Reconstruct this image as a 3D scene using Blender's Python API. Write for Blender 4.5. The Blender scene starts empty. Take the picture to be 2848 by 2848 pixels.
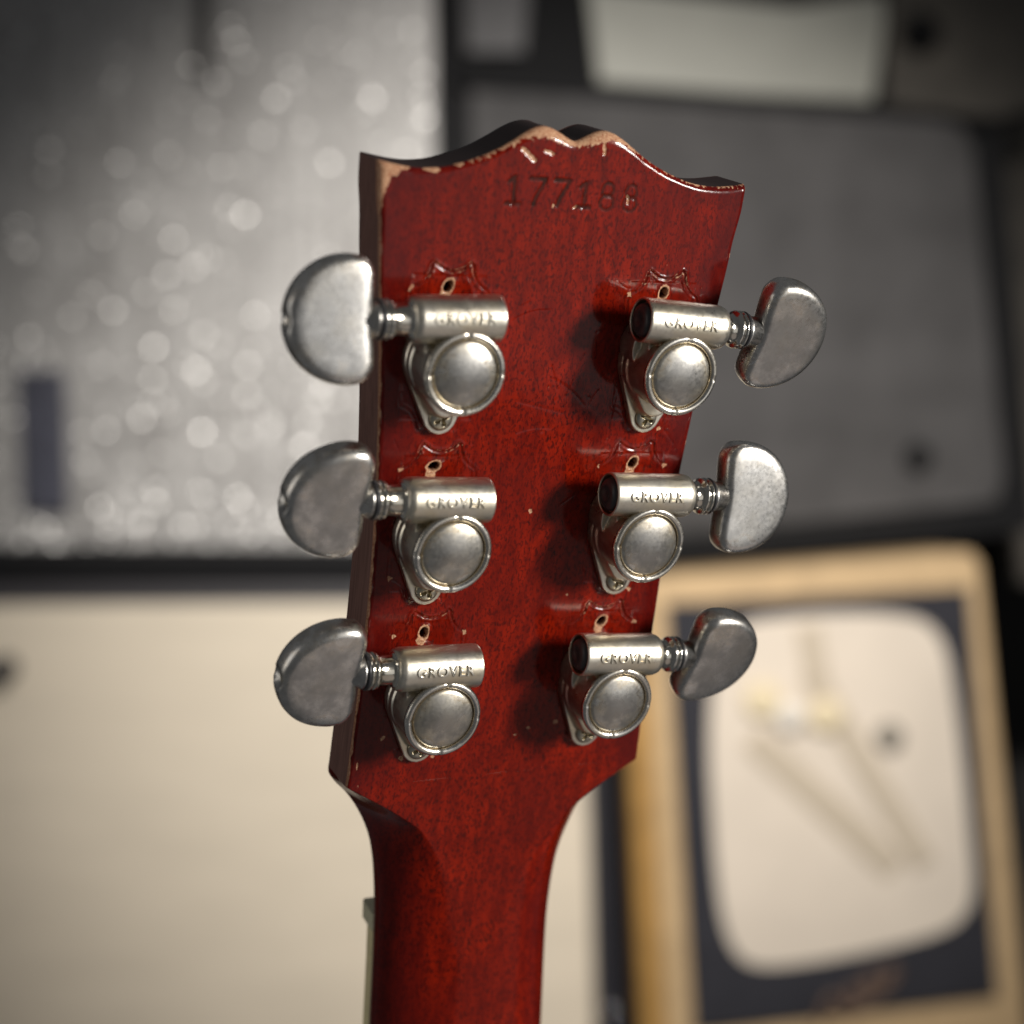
import bpy, bmesh, math, random
import numpy as np
from mathutils import Matrix, Vector, Euler
random.seed(7); np.random.seed(7)
scene = bpy.context.scene
COL = scene.collection
MM = 0.001
CAM_Z = 1.2

# ------------------------------------------------------------------ camera, light, exposure
cam_data = bpy.data.cameras.new('camera')
cam = bpy.data.objects.new('camera', cam_data); COL.objects.link(cam)
cam.location = (0, 0, CAM_Z); cam.rotation_euler = (math.radians(90), 0, 0)
cam_data.sensor_width = 36; cam_data.lens = 58.66
cam_data.clip_start = 0.02; cam_data.clip_end = 50
cam_data.dof.use_dof = True; cam_data.dof.focus_distance = 0.386; cam_data.dof.aperture_fstop = 6.2
scene.camera = cam

world = bpy.data.worlds.new('World'); scene.world = world; world.use_nodes = True
wn = world.node_tree; wn.nodes.clear()
wo = wn.nodes.new('ShaderNodeOutputWorld'); wb = wn.nodes.new('ShaderNodeBackground')
wn.links.new(wb.outputs[0], wo.inputs[0])
wb.inputs[0].default_value = (0.95, 0.97, 1.0, 1); wb.inputs[1].default_value = 0.08

def aim(o, target):
    d = Vector(target) - o.location
    o.rotation_euler = d.to_track_quat('-Z', 'Y').to_euler()
def area_lamp(name, loc, target, size, power, color, size_y=None):
    l = bpy.data.lights.new(name, 'AREA'); l.size = size; l.energy = power; l.color = color
    if size_y: l.shape = 'RECTANGLE'; l.size_y = size_y
    o = bpy.data.objects.new(name, l); COL.objects.link(o); o.location = loc; aim(o, target); return o
GC = (0.0, 0.385, 1.2)
area_lamp('key_lamp', (0.86, -0.02, 1.36), GC, 0.15, 1.48, (1.0, 0.96, 0.90), 0.26).data.spread = math.radians(60)
area_lamp('right_fill', (0.72, -0.20, 1.00), GC, 0.55, 0.40, (1.0, 0.98, 0.95)).data.spread = math.radians(150)  # added soft panel for the metal faces to mirror, no actual window
area_lamp('low_fill', (0.42, 0.22, 0.62), GC, 0.55, 0.15, (1.0, 0.84, 0.74)).data.spread = math.radians(150)  # added warm fill from below right for the button faces, no table there
area_lamp('left_fill', (-0.75, 0.10, 1.25), GC, 0.5, 0.20, (1.0, 0.95, 0.88)).data.spread = math.radians(90)
sp = bpy.data.lights.new('vignette_spot', 'SPOT'); sp.energy = 205; sp.spot_size = math.radians(47); sp.spot_blend = 1.0
sp.shadow_soft_size = 0.06; sp.color = (1.0, 0.95, 0.88)  # added spot; its falloff stands in for lens vignetting on the background
spo = bpy.data.objects.new('vignette_spot', sp); COL.objects.link(spo); spo.location = (0.1, 0.0, 1.95); aim(spo, (0.07, 1.75, 1.14))

scene.view_settings.view_transform = 'Standard'; scene.view_settings.look = 'None'
scene.view_settings.exposure = 0; scene.view_settings.gamma = 1
scene.render.engine = 'CYCLES'
scene.cycles.use_denoising = True
scene.cycles.max_bounces = 8; scene.cycles.sample_clamp_indirect = 4; scene.cycles.blur_glossy = 0.3

# ------------------------------------------------------------------ helpers
class NT:
    def __init__(self, name):
        self.m = bpy.data.materials.new(name); self.m.use_nodes = True
        self.t = self.m.node_tree; self.n = self.t.nodes
        self.b = self.n['Principled BSDF']
    def add(self, typ, **kw):
        nd = self.n.new(typ)
        for k, v in kw.items(): setattr(nd, k, v)
        return nd
    def link(self, a, b): self.t.links.new(a, b)
    def val(self, x, sock):
        if isinstance(x, bpy.types.NodeSocket): self.link(x, sock)
        else: sock.default_value = x
    def coord(self, scale=(1, 1, 1), rot=(0, 0, 0)):
        c = self.add('ShaderNodeTexCoord'); mpn = self.add('ShaderNodeMapping')
        mpn.inputs['Scale'].default_value = scale; mpn.inputs['Rotation'].default_value = rot
        self.link(c.outputs['Object'], mpn.inputs[0]); return mpn.outputs[0]
    def noise(self, vec, scale=1, detail=3, rough=0.5, w=None, dist=0):
        nd = self.add('ShaderNodeTexNoise')
        if w is not None:
            nd.noise_dimensions = '4D'; self.val(w, nd.inputs['W'])
        self.link(vec, nd.inputs['Vector']); nd.inputs['Scale'].default_value = scale
        nd.inputs['Detail'].default_value = detail; nd.inputs['Roughness'].default_value = rough
        nd.inputs['Distortion'].default_value = dist
        return nd.outputs['Fac']
    def ramp(self, fac, stops):
        r = self.add('ShaderNodeValToRGB'); self.link(fac, r.inputs[0]); els = r.color_ramp.elements
        while len(els) < len(stops): els.new(0.5)
        for e_, (p, c) in zip(els, stops):
            e_.position = p; e_.color = (c, c, c, 1) if not isinstance(c, tuple) else (*c, 1)
        return r.outputs[0]
    def mix(self, fac, a, b, blend='MIX'):
        m = self.add('ShaderNodeMix', data_type='RGBA', blend_type=blend)
        self.val(fac, m.inputs[0])
        for x, s in ((a, m.inputs[6]), (b, m.inputs[7])):
            if isinstance(x, tuple): s.default_value = (*x, 1)
            else: self.link(x, s)
        return m.outputs[2]
    def math(self, op, a, b=0.0, clamp=False):
        m = self.add('ShaderNodeMath', operation=op, use_clamp=clamp)
        self.val(a, m.inputs[0]); self.val(b, m.inputs[1]); return m.outputs[0]
    def attr(self, name):
        a = self.add('ShaderNodeAttribute'); a.attribute_name = name; return a.outputs['Fac']
    def bump(self, h, strength=0.3, dist=0.0001, normal=None):
        b = self.add('ShaderNodeBump'); self.link(h, b.inputs['Height'])
        b.inputs['Strength'].default_value = strength; b.inputs['Distance'].default_value = dist
        if normal is not None: self.link(normal, b.inputs['Normal'])
        return b.outputs[0]

def mesh_obj(name, verts, faces, mat, parent=None, smooth=True, matrix=None):
    me = bpy.data.meshes.new(name); me.from_pydata([tuple(v) for v in verts], [], faces); me.validate(); me.update()
    if smooth: me.polygons.foreach_set('use_smooth', [True] * len(me.polygons))
    if mat: me.materials.append(mat)
    o = bpy.data.objects.new(name, me); COL.objects.link(o)
    if parent: o.parent = parent
    if matrix: o.matrix_local = matrix
    return o
def bm_obj(name, bm, mat, parent=None, smooth=True, recalc=True):
    if recalc: bmesh.ops.recalc_face_normals(bm, faces=bm.faces)
    me = bpy.data.meshes.new(name); bm.to_mesh(me); bm.free()
    if smooth: me.polygons.foreach_set('use_smooth', [True] * len(me.polygons))
    if mat: me.materials.append(mat)
    o = bpy.data.objects.new(name, me); COL.objects.link(o)
    if parent: o.parent = parent
    return o
def lathe(bm, prof, n=48, axis='z', org=(0, 0, 0), s=1):
    """profile [(radius, along)], revolved; r=0 at an end closes it."""
    rings = []
    for r, h in prof:
        ring = []
        k = 1 if r < 1e-9 else n
        for i in range(k):
            a = 2 * math.pi * i / n
            if axis == 'z': p = (org[0] + r * math.cos(a), org[1] + r * math.sin(a), org[2] + h)
            else: p = (s * (org[0] + h), org[1] + r * math.cos(a), org[2] + r * math.sin(a))
            ring.append(bm.verts.new(tuple(c * MM for c in p)))
        rings.append(ring)
    for A, B in zip(rings, rings[1:]):
        for i in range(n):
            j = (i + 1) % n
            f = [A[i % len(A)], A[j % len(A)], B[j % len(B)], B[i % len(B)]]
            u = []
            for v in f:
                if v not in u: u.append(v)
            if len(u) > 2: bm.faces.new(u)

# ------------------------------------------------------------------ materials
def wood_finish():
    t = NT('cherry_finish')
    co = t.coord((1000, 1000, 1000))
    st = t.coord((1000, 300, 1000))
    blot = t.noise(st, 0.42, 3, 0.5)
    fine = t.noise(t.coord((1000, 560, 1000)), 1.35, 3, 0.62, dist=0.5)
    pore = t.noise(t.coord((1900, 520, 1900)), 1.0, 2, 0.6)
    streak = t.noise(t.coord((330, 9, 330)), 1.0, 3, 0.6)
    big = t.noise(co, 0.045, 2, 0.5)
    base = t.mix(t.ramp(blot, [(0.34, 0.0), (0.64, 1.0)]), (0.128, 0.0048, 0.0011), (0.240, 0.0096, 0.0011))
    base = t.mix(t.ramp(streak, [(0.35, 0.40), (0.60, 0.0)]), base, (0.105, 0.0040, 0.0016))
    base = t.mix(t.ramp(fine, [(0.38, 0.85), (0.50, 0.0)]), base, (0.055, 0.0028, 0.0015))
    base = t.mix(t.ramp(pore, [(0.33, 0.85), (0.41, 0.0)]), base, (0.020, 0.003, 0.002))
    base = t.mix(t.ramp(big, [(0.36, 0.45), (0.6, 0.0)]), base, (0.085, 0.0045, 0.003))
    base = t.mix(t.math('MULTIPLY', t.attr('edge'), 0.72), base, (0.060, 0.0035, 0.0035))
    wn_ = t.noise(co, 2.6, 4, 0.7)
    bare = t.mix(t.ramp(wn_, [(0.34, 0.0), (0.62, 1.0)]), (0.24, 0.055, 0.020), (0.60, 0.385, 0.235))
    wear = t.ramp(t.attr('wear'), [(0.30, 0.0), (0.46, 1.0)])
    base = t.mix(wear, base, bare)
    base = t.mix(t.attr('grime'), base, (0.020, 0.006, 0.003))
    t.link(base, t.b.inputs['Base Color'])
    dull = t.noise(co, 0.35, 5, 0.6)
    scr = t.noise(t.coord((60, 1400, 60), (0, 0, 0.5)), 1.0, 2, 0.7)
    r0 = t.ramp(dull, [(0.3, 0.14), (0.7, 0.28)])
    r1 = t.mix(wear, r0, (0.75, 0.75, 0.75))
    t.link(r1, t.b.inputs['Roughness'])
    t.b.inputs['Specular IOR Level'].default_value = 0.08
    t.b.inputs['Coat Weight'].default_value = 0.30; t.b.inputs['Coat Roughness'].default_value = 0.09
    h = t.math('ADD', t.math('MULTIPLY', fine, 0.35), t.math('MULTIPLY', scr, 0.25))
    t.link(t.bump(h, 0.12, 0.00010), t.b.inputs['Normal'])
    return t.m
def side_finish(name, a, b, rough, topdark):
    t = NT(name)
    g = t.noise(t.coord((1500, 45, 1500)), 1.0, 4, 0.65)
    c = t.mix(t.ramp(g, [(0.35, 0.0), (0.65, 1.0)]), a, b)
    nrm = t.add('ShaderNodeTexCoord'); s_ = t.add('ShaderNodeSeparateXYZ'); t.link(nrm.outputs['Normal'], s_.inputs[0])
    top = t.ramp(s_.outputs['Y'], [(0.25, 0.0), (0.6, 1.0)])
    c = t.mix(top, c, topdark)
    wear = t.ramp(t.attr('wear'), [(0.30, 0.0), (0.46, 1.0)])
    c = t.mix(wear, c, (0.45, 0.20, 0.10))
    t.link(c, t.b.inputs['Base Color']); t.b.inputs['Roughness'].default_value = rough
    t.link(t.bump(g, 0.3, 0.0001), t.b.inputs['Normal'])
    return t.m
def nickel(name, base=(0.66, 0.635, 0.59), rough=(0.22, 0.38), grime=0.7, mottled=0.6, patina=None):
    t = NT(name)
    oi = t.add('ShaderNodeObjectInfo'); w = t.math('MULTIPLY', oi.outputs['Random'], 37.0)
    co = t.coord((1000, 1000, 1000))
    n1 = t.noise(co, 0.22, 5, 0.62, w); n2 = t.noise(co, 1.3, 3, 0.6, w); n3 = t.noise(co, 5.0, 2, 0.5, w)
    dark = tuple(c * 0.56 for c in base)
    c = t.mix(t.math('MULTIPLY', t.ramp(n1, [(0.38, 1.0), (0.62, 0.0)]), mottled), base, dark)
    c = t.mix(t.ramp(n2, [(0.28, 0.30), (0.42, 0.0)]), c, (0.36, 0.32, 0.27))
    c = t.mix(t.ramp(n3, [(0.66, 0.0), (0.80, 0.22)]), c, (0.25, 0.22, 0.19))
    n4 = t.noise(co, 0.12, 3, 0.6, t.math('ADD', w, 5.0))
    c = t.mix(t.math('MULTIPLY', t.ramp(n4, [(0.42, 0.0), (0.62, 1.0)]), 0.55 * grime), c, tuple(x * y for x, y in zip(base, (0.98, 0.86, 0.62))))
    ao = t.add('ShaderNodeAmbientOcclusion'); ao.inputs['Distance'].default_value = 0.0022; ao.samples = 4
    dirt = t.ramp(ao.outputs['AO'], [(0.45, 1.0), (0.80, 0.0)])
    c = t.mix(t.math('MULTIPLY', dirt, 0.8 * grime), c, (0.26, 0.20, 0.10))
    if patina:                                  # tarnish that clouds the middle of a face, its rim polished by wear
        cx, cy, cz, rad, amount = patina
        raw = t.add('ShaderNodeTexCoord').outputs['Object']
        vm = t.add('ShaderNodeVectorMath', operation='ABSOLUTE'); t.link(raw, vm.inputs[0])
        vd = t.add('ShaderNodeVectorMath', operation='DISTANCE'); t.link(vm.outputs[0], vd.inputs[0]); vd.inputs[1].default_value = (cx * MM, cy * MM, cz * MM)
        q_ = t.math('DIVIDE', vd.outputs['Value'], rad * MM)
        q_ = t.math('ADD', q_, t.math('MULTIPLY', t.math('SUBTRACT', n1, 0.5), 2.2))
        c = t.mix(t.math('MULTIPLY', t.ramp(q_, [(0.45, 1.0), (1.0, 0.0)]), amount), c, (0.30, 0.295, 0.29))
        c = t.mix(t.math('MULTIPLY', t.ramp(q_, [(0.80, 0.0), (0.93, 0.5), (1.0, 0.0)]), amount), c, (0.50, 0.36, 0.20))
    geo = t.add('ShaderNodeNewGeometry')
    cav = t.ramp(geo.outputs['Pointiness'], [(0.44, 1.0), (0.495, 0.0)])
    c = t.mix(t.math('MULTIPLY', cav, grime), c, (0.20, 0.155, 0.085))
    t.link(c, t.b.inputs['Base Color']); t.b.inputs['Metallic'].default_value = 1.0
    r = t.add('ShaderNodeMapRange'); t.link(n1, r.inputs[0]); r.inputs[1].default_value = 0.3; r.inputs[2].default_value = 0.7
    r.inputs[3].default_value = rough[1]; r.inputs[4].default_value = rough[0]
    rr = t.math('ADD', r.outputs[0], t.math('MULTIPLY', t.math('SUBTRACT', n2, 0.5), 0.25))
    t.link(rr, t.b.inputs['Roughness'])
    hh = t.math('ADD', t.math('MULTIPLY', n3, 0.3), n2)
    t.link(t.bump(hh, 0.06, 0.00015), t.b.inputs['Normal'])
    return t.m
def plain(name, col, rough=0.5, metallic=0.0, noise=0.0, nscale=200.0, spec=0.5, stretch=(1, 1, 1), bump=0.0):
    t = NT(name)
    if noise:
        nn = t.noise(t.coord(stretch), nscale, 4, 0.6)
        f = t.ramp(nn, [(0.3, 0.0), (0.7, 1.0)])
        c = t.mix(f, tuple(x * (1 - noise) for x in col), tuple(min(1, x * (1 + noise)) for x in col))
        t.link(c, t.b.inputs['Base Color'])
        if bump: t.link(t.bump(nn, bump, 0.001), t.b.inputs['Normal'])
    else: t.b.inputs['Base Color'].default_value = (*col, 1)
    t.b.inputs['Roughness'].default_value = rough; t.b.inputs['Metallic'].default_value = metallic
    t.b.inputs['Specular IOR Level'].default_value = spec
    return t.m
M_FINISH = wood_finish()
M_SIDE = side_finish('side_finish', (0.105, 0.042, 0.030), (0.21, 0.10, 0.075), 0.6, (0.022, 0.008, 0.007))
M_NECKSIDE = M_FINISH
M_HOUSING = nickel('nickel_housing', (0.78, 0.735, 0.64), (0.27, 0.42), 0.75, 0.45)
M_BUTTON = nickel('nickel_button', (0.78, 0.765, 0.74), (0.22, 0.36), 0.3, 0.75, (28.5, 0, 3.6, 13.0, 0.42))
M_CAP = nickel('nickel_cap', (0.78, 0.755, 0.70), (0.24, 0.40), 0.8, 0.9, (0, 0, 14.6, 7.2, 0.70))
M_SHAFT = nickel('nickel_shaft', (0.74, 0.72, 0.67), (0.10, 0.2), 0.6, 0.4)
M_BLACK = plain('black_plastic', (0.036, 0.035, 0.037), 0.32, spec=0.45)
M_RUBBER = plain('dark_washer', (0.02, 0.02, 0.022), 0.35)
M_NUT = plain('nut_bone', (0.68, 0.63, 0.44), 0.45, noise=0.15, nscale=600)
M_BIND = plain('cream_binding', (0.92, 0.80, 0.46), 0.4, noise=0.08, nscale=300)
M_ROSE = plain('rosewood', (0.045, 0.018, 0.010), 0.5, noise=0.4, nscale=500, stretch=(1, 0.1, 1))
M_VENEER = plain('black_veneer', (0.012, 0.010, 0.010), 0.3)

# ------------------------------------------------------------------ the guitar: fitted pose
Rm = [[0.904202, 0.115916, 0.411074], [0.027584, 0.944608, -0.32704], [-0.426213, 0.307049, 0.850919]]
tv = [8.676, 34.413, -377.624]
def guitar_matrix():
    m = Matrix.Identity(4)
    rows = [Rm[0], [-x for x in Rm[2]], Rm[1]]
    tr = [tv[0], -tv[2], tv[1]]
    for i in range(3):
        for j in range(3): m[i][j] = rows[i][j]
        m[i][3] = tr[i] * MM
    m[2][3] += CAM_Z
    return m
guitar = bpy.data.objects.new('electric_guitar', None); COL.objects.link(guitar)
guitar.matrix_world = guitar_matrix(); guitar.empty_display_size = 0.05
guitar['label'] = 'worn cherry red guitar headstock seen from behind with six nickel tuning machines'
guitar['category'] = 'guitar'

# ---- numpy value noise
def vnoise(x, y, seed=0):
    xi = np.floor(x).astype(int); yi = np.floor(y).astype(int); fx = x - xi; fy = y - yi
    fx = fx * fx * (3 - 2 * fx); fy = fy * fy * (3 - 2 * fy)
    def h(a, b):
        n = (a * 374761393 + b * 668265263 + seed * 974711) & 0x7fffffff
        n = ((n ^ (n >> 13)) * 1274126177) & 0x7fffffff
        return ((n ^ (n >> 16)) & 0xffff) / 65535.0
    return (h(xi, yi) * (1 - fx) + h(xi + 1, yi) * fx) * (1 - fy) + (h(xi, yi + 1) * (1 - fx) + h(xi + 1, yi + 1) * fx) * fy
def fbm(x, y, s, seed=0):
    return (vnoise(x * s, y * s, seed) + 0.5 * vnoise(x * s * 2.1, y * s * 2.1, seed + 1) + 0.25 * vnoise(x * s * 4.3, y * s * 4.3, seed + 2)) / 1.75
def seg_dist(X, Y, pts):
    d = np.full(X.shape, 1e9)
    for (ax, ay), (bx, by) in zip(pts, pts[1:]):
        vx, vy = bx - ax, by - ay; L = vx * vx + vy * vy + 1e-12
        t = np.clip(((X - ax) * vx + (Y - ay) * vy) / L, 0, 1)
        d = np.minimum(d, np.hypot(X - ax - t * vx, Y - ay - t * vy))
    return d
def arc(cx, cy, rx, ry, a0, a1, n=14):
    return [(cx + rx * math.cos(math.radians(a0 + (a1 - a0) * i / n)), cy + ry * math.sin(math.radians(a0 + (a1 - a0) * i / n))) for i in range(n + 1)]
def smooth(a, b, x):
    t = np.clip((x - a) / (b - a), 0, 1); return t * t * (3 - 2 * t)

YB, THK = -104.2, 13.4
WID = [(-104.2, 39.3), (-95, 39.0), (-80, 38.5), (-65, 38.2), (-45, 38.3), (-28, 39.0), (-8, 40.4), (12.7, 42.3), (23, 43.4), (30, 44.0), (36, 44.8), (41.2, 45.0), (60, 45.0)]
TOP = [(0, 48.6), (1.2, 49.0), (3, 49.9), (5, 50.8), (7.3, 51.3), (9.5, 50.9), (12, 49.7), (15.2, 47.7), (20, 45.0), (25, 43.0), (30, 41.5), (35, 40.9), (39, 41.0), (42, 41.4), (45.2, 41.9)]
def cr_interp(tab, x):
    xs = np.array([a for a, b in tab]); ys = np.array([b for a, b in tab]); m = np.gradient(ys, xs)
    x = np.clip(x, xs[0], xs[-1]); i = np.clip(np.searchsorted(xs, x) - 1, 0, len(xs) - 2)
    h = xs[i + 1] - xs[i]; t = (x - xs[i]) / h
    return (2*t**3-3*t**2+1)*ys[i] + (t**3-2*t**2+t)*h*m[i] + (-2*t**3+3*t**2)*ys[i+1] + (t**3-t**2)*h*m[i+1]
def width(y): return cr_interp(WID, y)
def ytop(x): return cr_interp(TOP, np.abs(x))
TUN = [(-1, 26.68, 0.0, 0.028), (-1, 24.87, -40.82, -0.0266), (-1, 22.70, -81.20, -0.0193), (1, 26.68, 0.0, -0.068), (1, 24.87, -40.82, -0.042), (1, 22.70, -81.20, -0.066)]

def s_columns():
    a = np.linspace(-1, 1, 341)
    return np.sign(a) * (1 - (1 - np.abs(a)) ** 1.12)      # a little denser near the sides
SC = s_columns()

def digits():
    """stamped serial, local mm; each digit a list of strokes"""
    g = {'1': [[(-1.2, 4.6), (0.1, 5.6), (0.1, 0)], [(-1.5, 0), (1.7, 0)]],
         '7': [[(-1.7, 5.6), (1.8, 5.6), (0.9, 3.6), (-0.2, 1.6), (-0.6, 0)]],
         '8': [arc(0, 4.1, 1.35, 1.5, 0, 360, 20), arc(0, 1.35, 1.65, 1.55, 0, 360, 20)]}
    out = []
    for ch, x, y, sc in [('1', -14.0, 34.6, 1.04), ('7', -8.3, 34.7, 1.0), ('7', -2.5, 34.7, 1.0), ('1', 3.3, 34.7, 0.95), ('8', 9.0, 34.6, 1.03), ('8', 14.9, 34.6, 1.0)]:
        for st in g[ch]: out.append((ch, [(x + a * sc, y + b * sc) for a, b in st]))
    return out

def footprint():
    """outline left by the older tuning machine, relative to its axis"""
    up = [(-9.0, 2.4), (-8.9, 15.0), (-8.7, 15.7), (-7.4, 16.1), (-6.1, 17.0), (-5.0, 18.6), (-4.5, 20.6), (-3.9, 21.2), (-3.1, 20.6), (-1.6, 19.7), (0.2, 19.3), (2.0, 19.6), (3.6, 20.5), (4.5, 21.3), (5.2, 20.8), (5.4, 19.4), (6.2, 17.6), (7.4, 16.3), (8.9, 15.4), (9.5, 14.6), (9.5, 2.4)]
    lo = [(x, 4.8 - y) for x, y in reversed(up)]
    return up, lo

def build_headstock():
    ny = 600
    TAU = 1 - (1 - np.linspace(0, 1, ny)) ** 1.08
    S, T = np.meshgrid(SC, TAU)
    yt = ytop(S * 45.0)
    Y = YB + T * (yt - YB)
    X = S * width(np.minimum(Y, 41.2))
    # distance to border
    dside = width(np.minimum(Y, 41.2)) - np.abs(X)
    bx = np.linspace(-45, 45, 361); top_pts = list(zip(bx, ytop(bx)))
    dtop = np.full(X.shape, 1e9); near = Y > 36
    dtop[near] = seg_dist(X[near], Y[near], top_pts[::2])
    Z = np.zeros_like(X)
    # tops of the lobes are worn to a wide soft radius, the sides stay crisper
    lobe = np.exp(-((np.abs(X) - 6.5) / 6.0) ** 2)
    rt = 1.3 + 1.3 * lobe + 0.5 * fbm(X, Y, 0.4, 3)
    rs = 0.9 + 0.7 * smooth(20, 42, Y) * (X < 0) + 0.3 * fbm(X, Y, 0.25, 9)
    def rnd(d, r): 
        q = np.clip(1 - d / r, 0, 1); return -r * 0.85 * (1 - np.sqrt(np.maximum(0, 1 - q * q)))
    Z += np.maximum(rnd(dside, rs) + rnd(dtop, rt), -2.6)
    corner = np.hypot(X + 45, Y - 41.6); Z -= 0.7 * np.exp(-(corner / 2.6) ** 2)
    wear = np.zeros_like(X); grime = np.zeros_like(X)
    n1 = fbm(X, Y, 0.55, 21); n2 = fbm(X, Y, 2.2, 5); n3 = fbm(X, Y, 0.12, 31)
    # bare wood along the top edge
    amt = 0.12 + 2.1 * lobe + 0.3 * np.exp(-((X + 20) / 8) ** 2)
    rt = np.where(X > 12, 2.0, rt); amt = np.where(X > 17, 0.10, amt); amt = np.where(X < -25, -1.1, amt - 0.3)
    wear = np.maximum(wear, smooth(-0.9, 0.5, amt - dtop + 1.9 * (n2 - 0.5)) * (0.4 + 0.9 * n1))
    for cx, cy, rr in [(-33.2, 41.0, 1.0), (-39.6, 41.1, 1.1), (-27.5, 42.5, 1.0)]:
        wear = np.maximum(wear, smooth(rr + 0.4, rr - 0.5, np.hypot((X - cx) * 0.6, (Y - cy) * 1.4) + 1.2 * (n2 - 0.5)))
    # the peach patch in the upper left corner and the thin line below it
    tri = seg_dist(X, Y, [(-44.2, 40.2), (-41.8, 40.4)]); tri2 = seg_dist(X, Y, [(-43.4, 40), (-44.2, 36.6), (-44.4, 31)])
    wear = np.maximum(wear, 0.9 * smooth(1.7, 1.1, tri + 0.7 * (n2 - 0.5)))
    wear = np.maximum(wear, 0.85 * smooth(0.75, 0.35, tri2 - 0.9 * smooth(34, 40, Y) + 0.6 * (n2 - 0.5)))
    wear = np.maximum(wear, 0.42 * smooth(0.55, 0.2, dside - 0.1 + 0.5 * (n1 - 0.45)) * (X < 0))
    wear = np.maximum(wear, 0.55 * smooth(0.45, 0.1, dside + 2.4 * (n1 - 0.35)) * (X > 0))
    # nicks and chips
    chips = [([(-12.9, 46.4), (-9.8, 44.2)], .38), ([(-7.6, 46.4), (-5.6, 45.8)], .25), ([(6.6, 48.6), (7.0, 46.6)], .32), ([(14.2, 37.6), (14.4, 36.2)], .30),
             ([(-0.3, -36.1), (-0.1, -36.4)], .38), ([(12.5, -57.8), (12.6, -57.9)], .2), ([(1.0, 34.4), (1.7, 34.8)], .22), ([(-4.1, 34.5), (-4.0, 34.8)], .18),
             ([(-37.1, -99.4), (-37.2, -97.8)], .16), ([(6.6, -92.6), (6.8, -92.7)], .25), ([(3.3, -94.2), (3.4, -94.2)], .18)]
    for pts, w in chips:
        d = seg_dist(X, Y, pts) + 0.30 * (n2 - 0.5); k = smooth(w + 0.15, w - 0.10, d)
        wear = np.maximum(wear, k); Z -= 0.22 * k
    # serial
    for ch, pts in digits():
        w = 0.42 if ch in '17' else 0.30
        d = seg_dist(X, Y, pts) + 0.12 * (n2 - 0.5); k = smooth(w + 0.24, w - 0.12, d)
        Z -= (0.09 if ch in '17' else 0.06) * k - 0.015 * np.exp(-((d - w - 0.45) / 0.25) ** 2)
        grime = np.maximum(grime, k * (0.80 if ch in '17' else 0.66) * (0.6 + 0.8 * n1))
    up, lo = footprint()
    for ti, (sg, tx, ty, ta) in enumerate(TUN):
        lx, ly = X - sg * tx, Y - ty
        for poly, amp in ((up, [1.05, 0.95, 0.9, 1.15, 0.8, 1.1][ti]), (lo, [0.35, 0.6, 0.3, 0.3, 0.4, 0.25][ti])):
            d = seg_dist(lx, ly, poly)
            d = d + 0.12 * (n2 - 0.5)
            # ridge of lacquer pushed up outside, groove inside
            broken = smooth(0.18, 0.42, fbm(X, Y, 0.35, 40 + ti) + 0.22 * (np.abs(lx) < 6) * (ly > 14))
            hgt = amp * (0.25 + 0.75 * broken)
            hgt = hgt * np.where(np.abs(ly - 2.4) > 15.5, 1.0, 0.55) * (0.7 + 0.6 * fbm(X + 50 * ti, Y, 0.15, 90))
            Z += 0.15 * hgt * np.exp(-((d - 0.50) / 0.28) ** 2) - 0.20 * hgt * np.exp(-(d / 0.32) ** 2)
            wear = np.maximum(wear, 0.44 * hgt * np.exp(-((d - 0.35) / 0.24) ** 2) * (0.25 + 1.1 * n2 * (0.5 + n1)))
            grime = np.maximum(grime, 0.30 * hgt * np.exp(-(d / 0.5) ** 2))
        for cxk, cyk in ((-8.8, 15.5), (9.3, 15.2), (-8.8, -10.6), (9.3, -10.6), (-3.6, -16.4), (4.4, -16.4)):
            k = smooth(0.9, 0.2, np.hypot(lx - cxk, ly - cyk) + 1.3 * (n2 - 0.5)); wear = np.maximum(wear, 0.75 * k * smooth(0.42, 0.62, fbm(X, Y, 0.5, 60 + 7 * ti)))
        inside = (np.abs(lx) < 8.6) & (ly > -14) & (ly < 18.6)
        Z -= 0.07 * inside
        # abandoned screw hole, its inner shade painted black through the grime mask
        hx, hy = [(0.3, 16.1), (1.0, 16.0), (1.2, 15.8), (0.2, 16.2), (0.3, 16.0), (0.1, 15.9)][ti]
        hx *= sg
        ang = math.radians([65, 20, 88, 75, 60, 50][ti])
        ux = (lx - hx) * math.cos(ang) + (ly - hy) * math.sin(ang); uy = -(lx - hx) * math.sin(ang) + (ly - hy) * math.cos(ang)
        dh = np.hypot(ux / 1.35, uy / 0.95)
        wear = np.maximum(wear, smooth(1.75, 1.25, dh + 0.5 * (n2 - 0.5)))
        dd = np.hypot((lx - hx) + 0.5, (ly - hy) + 1.9)
        wear = np.maximum(wear, 0.8 * smooth(1.5, 0.9, dd + 0.9 * (n2 - 0.5)))
        k = smooth(1.0, 0.72, dh); Z -= 5.5 * k; pit_shade = smooth(1.12, 0.86, dh); wear = wear * (1 - pit_shade); grime = np.maximum(grime, pit_shade)
        Z += 0.16 * np.exp(-((dh - 1.5) / 0.35) ** 2)
    # hairline scratches
    rs_ = np.random.RandomState(4)
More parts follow.
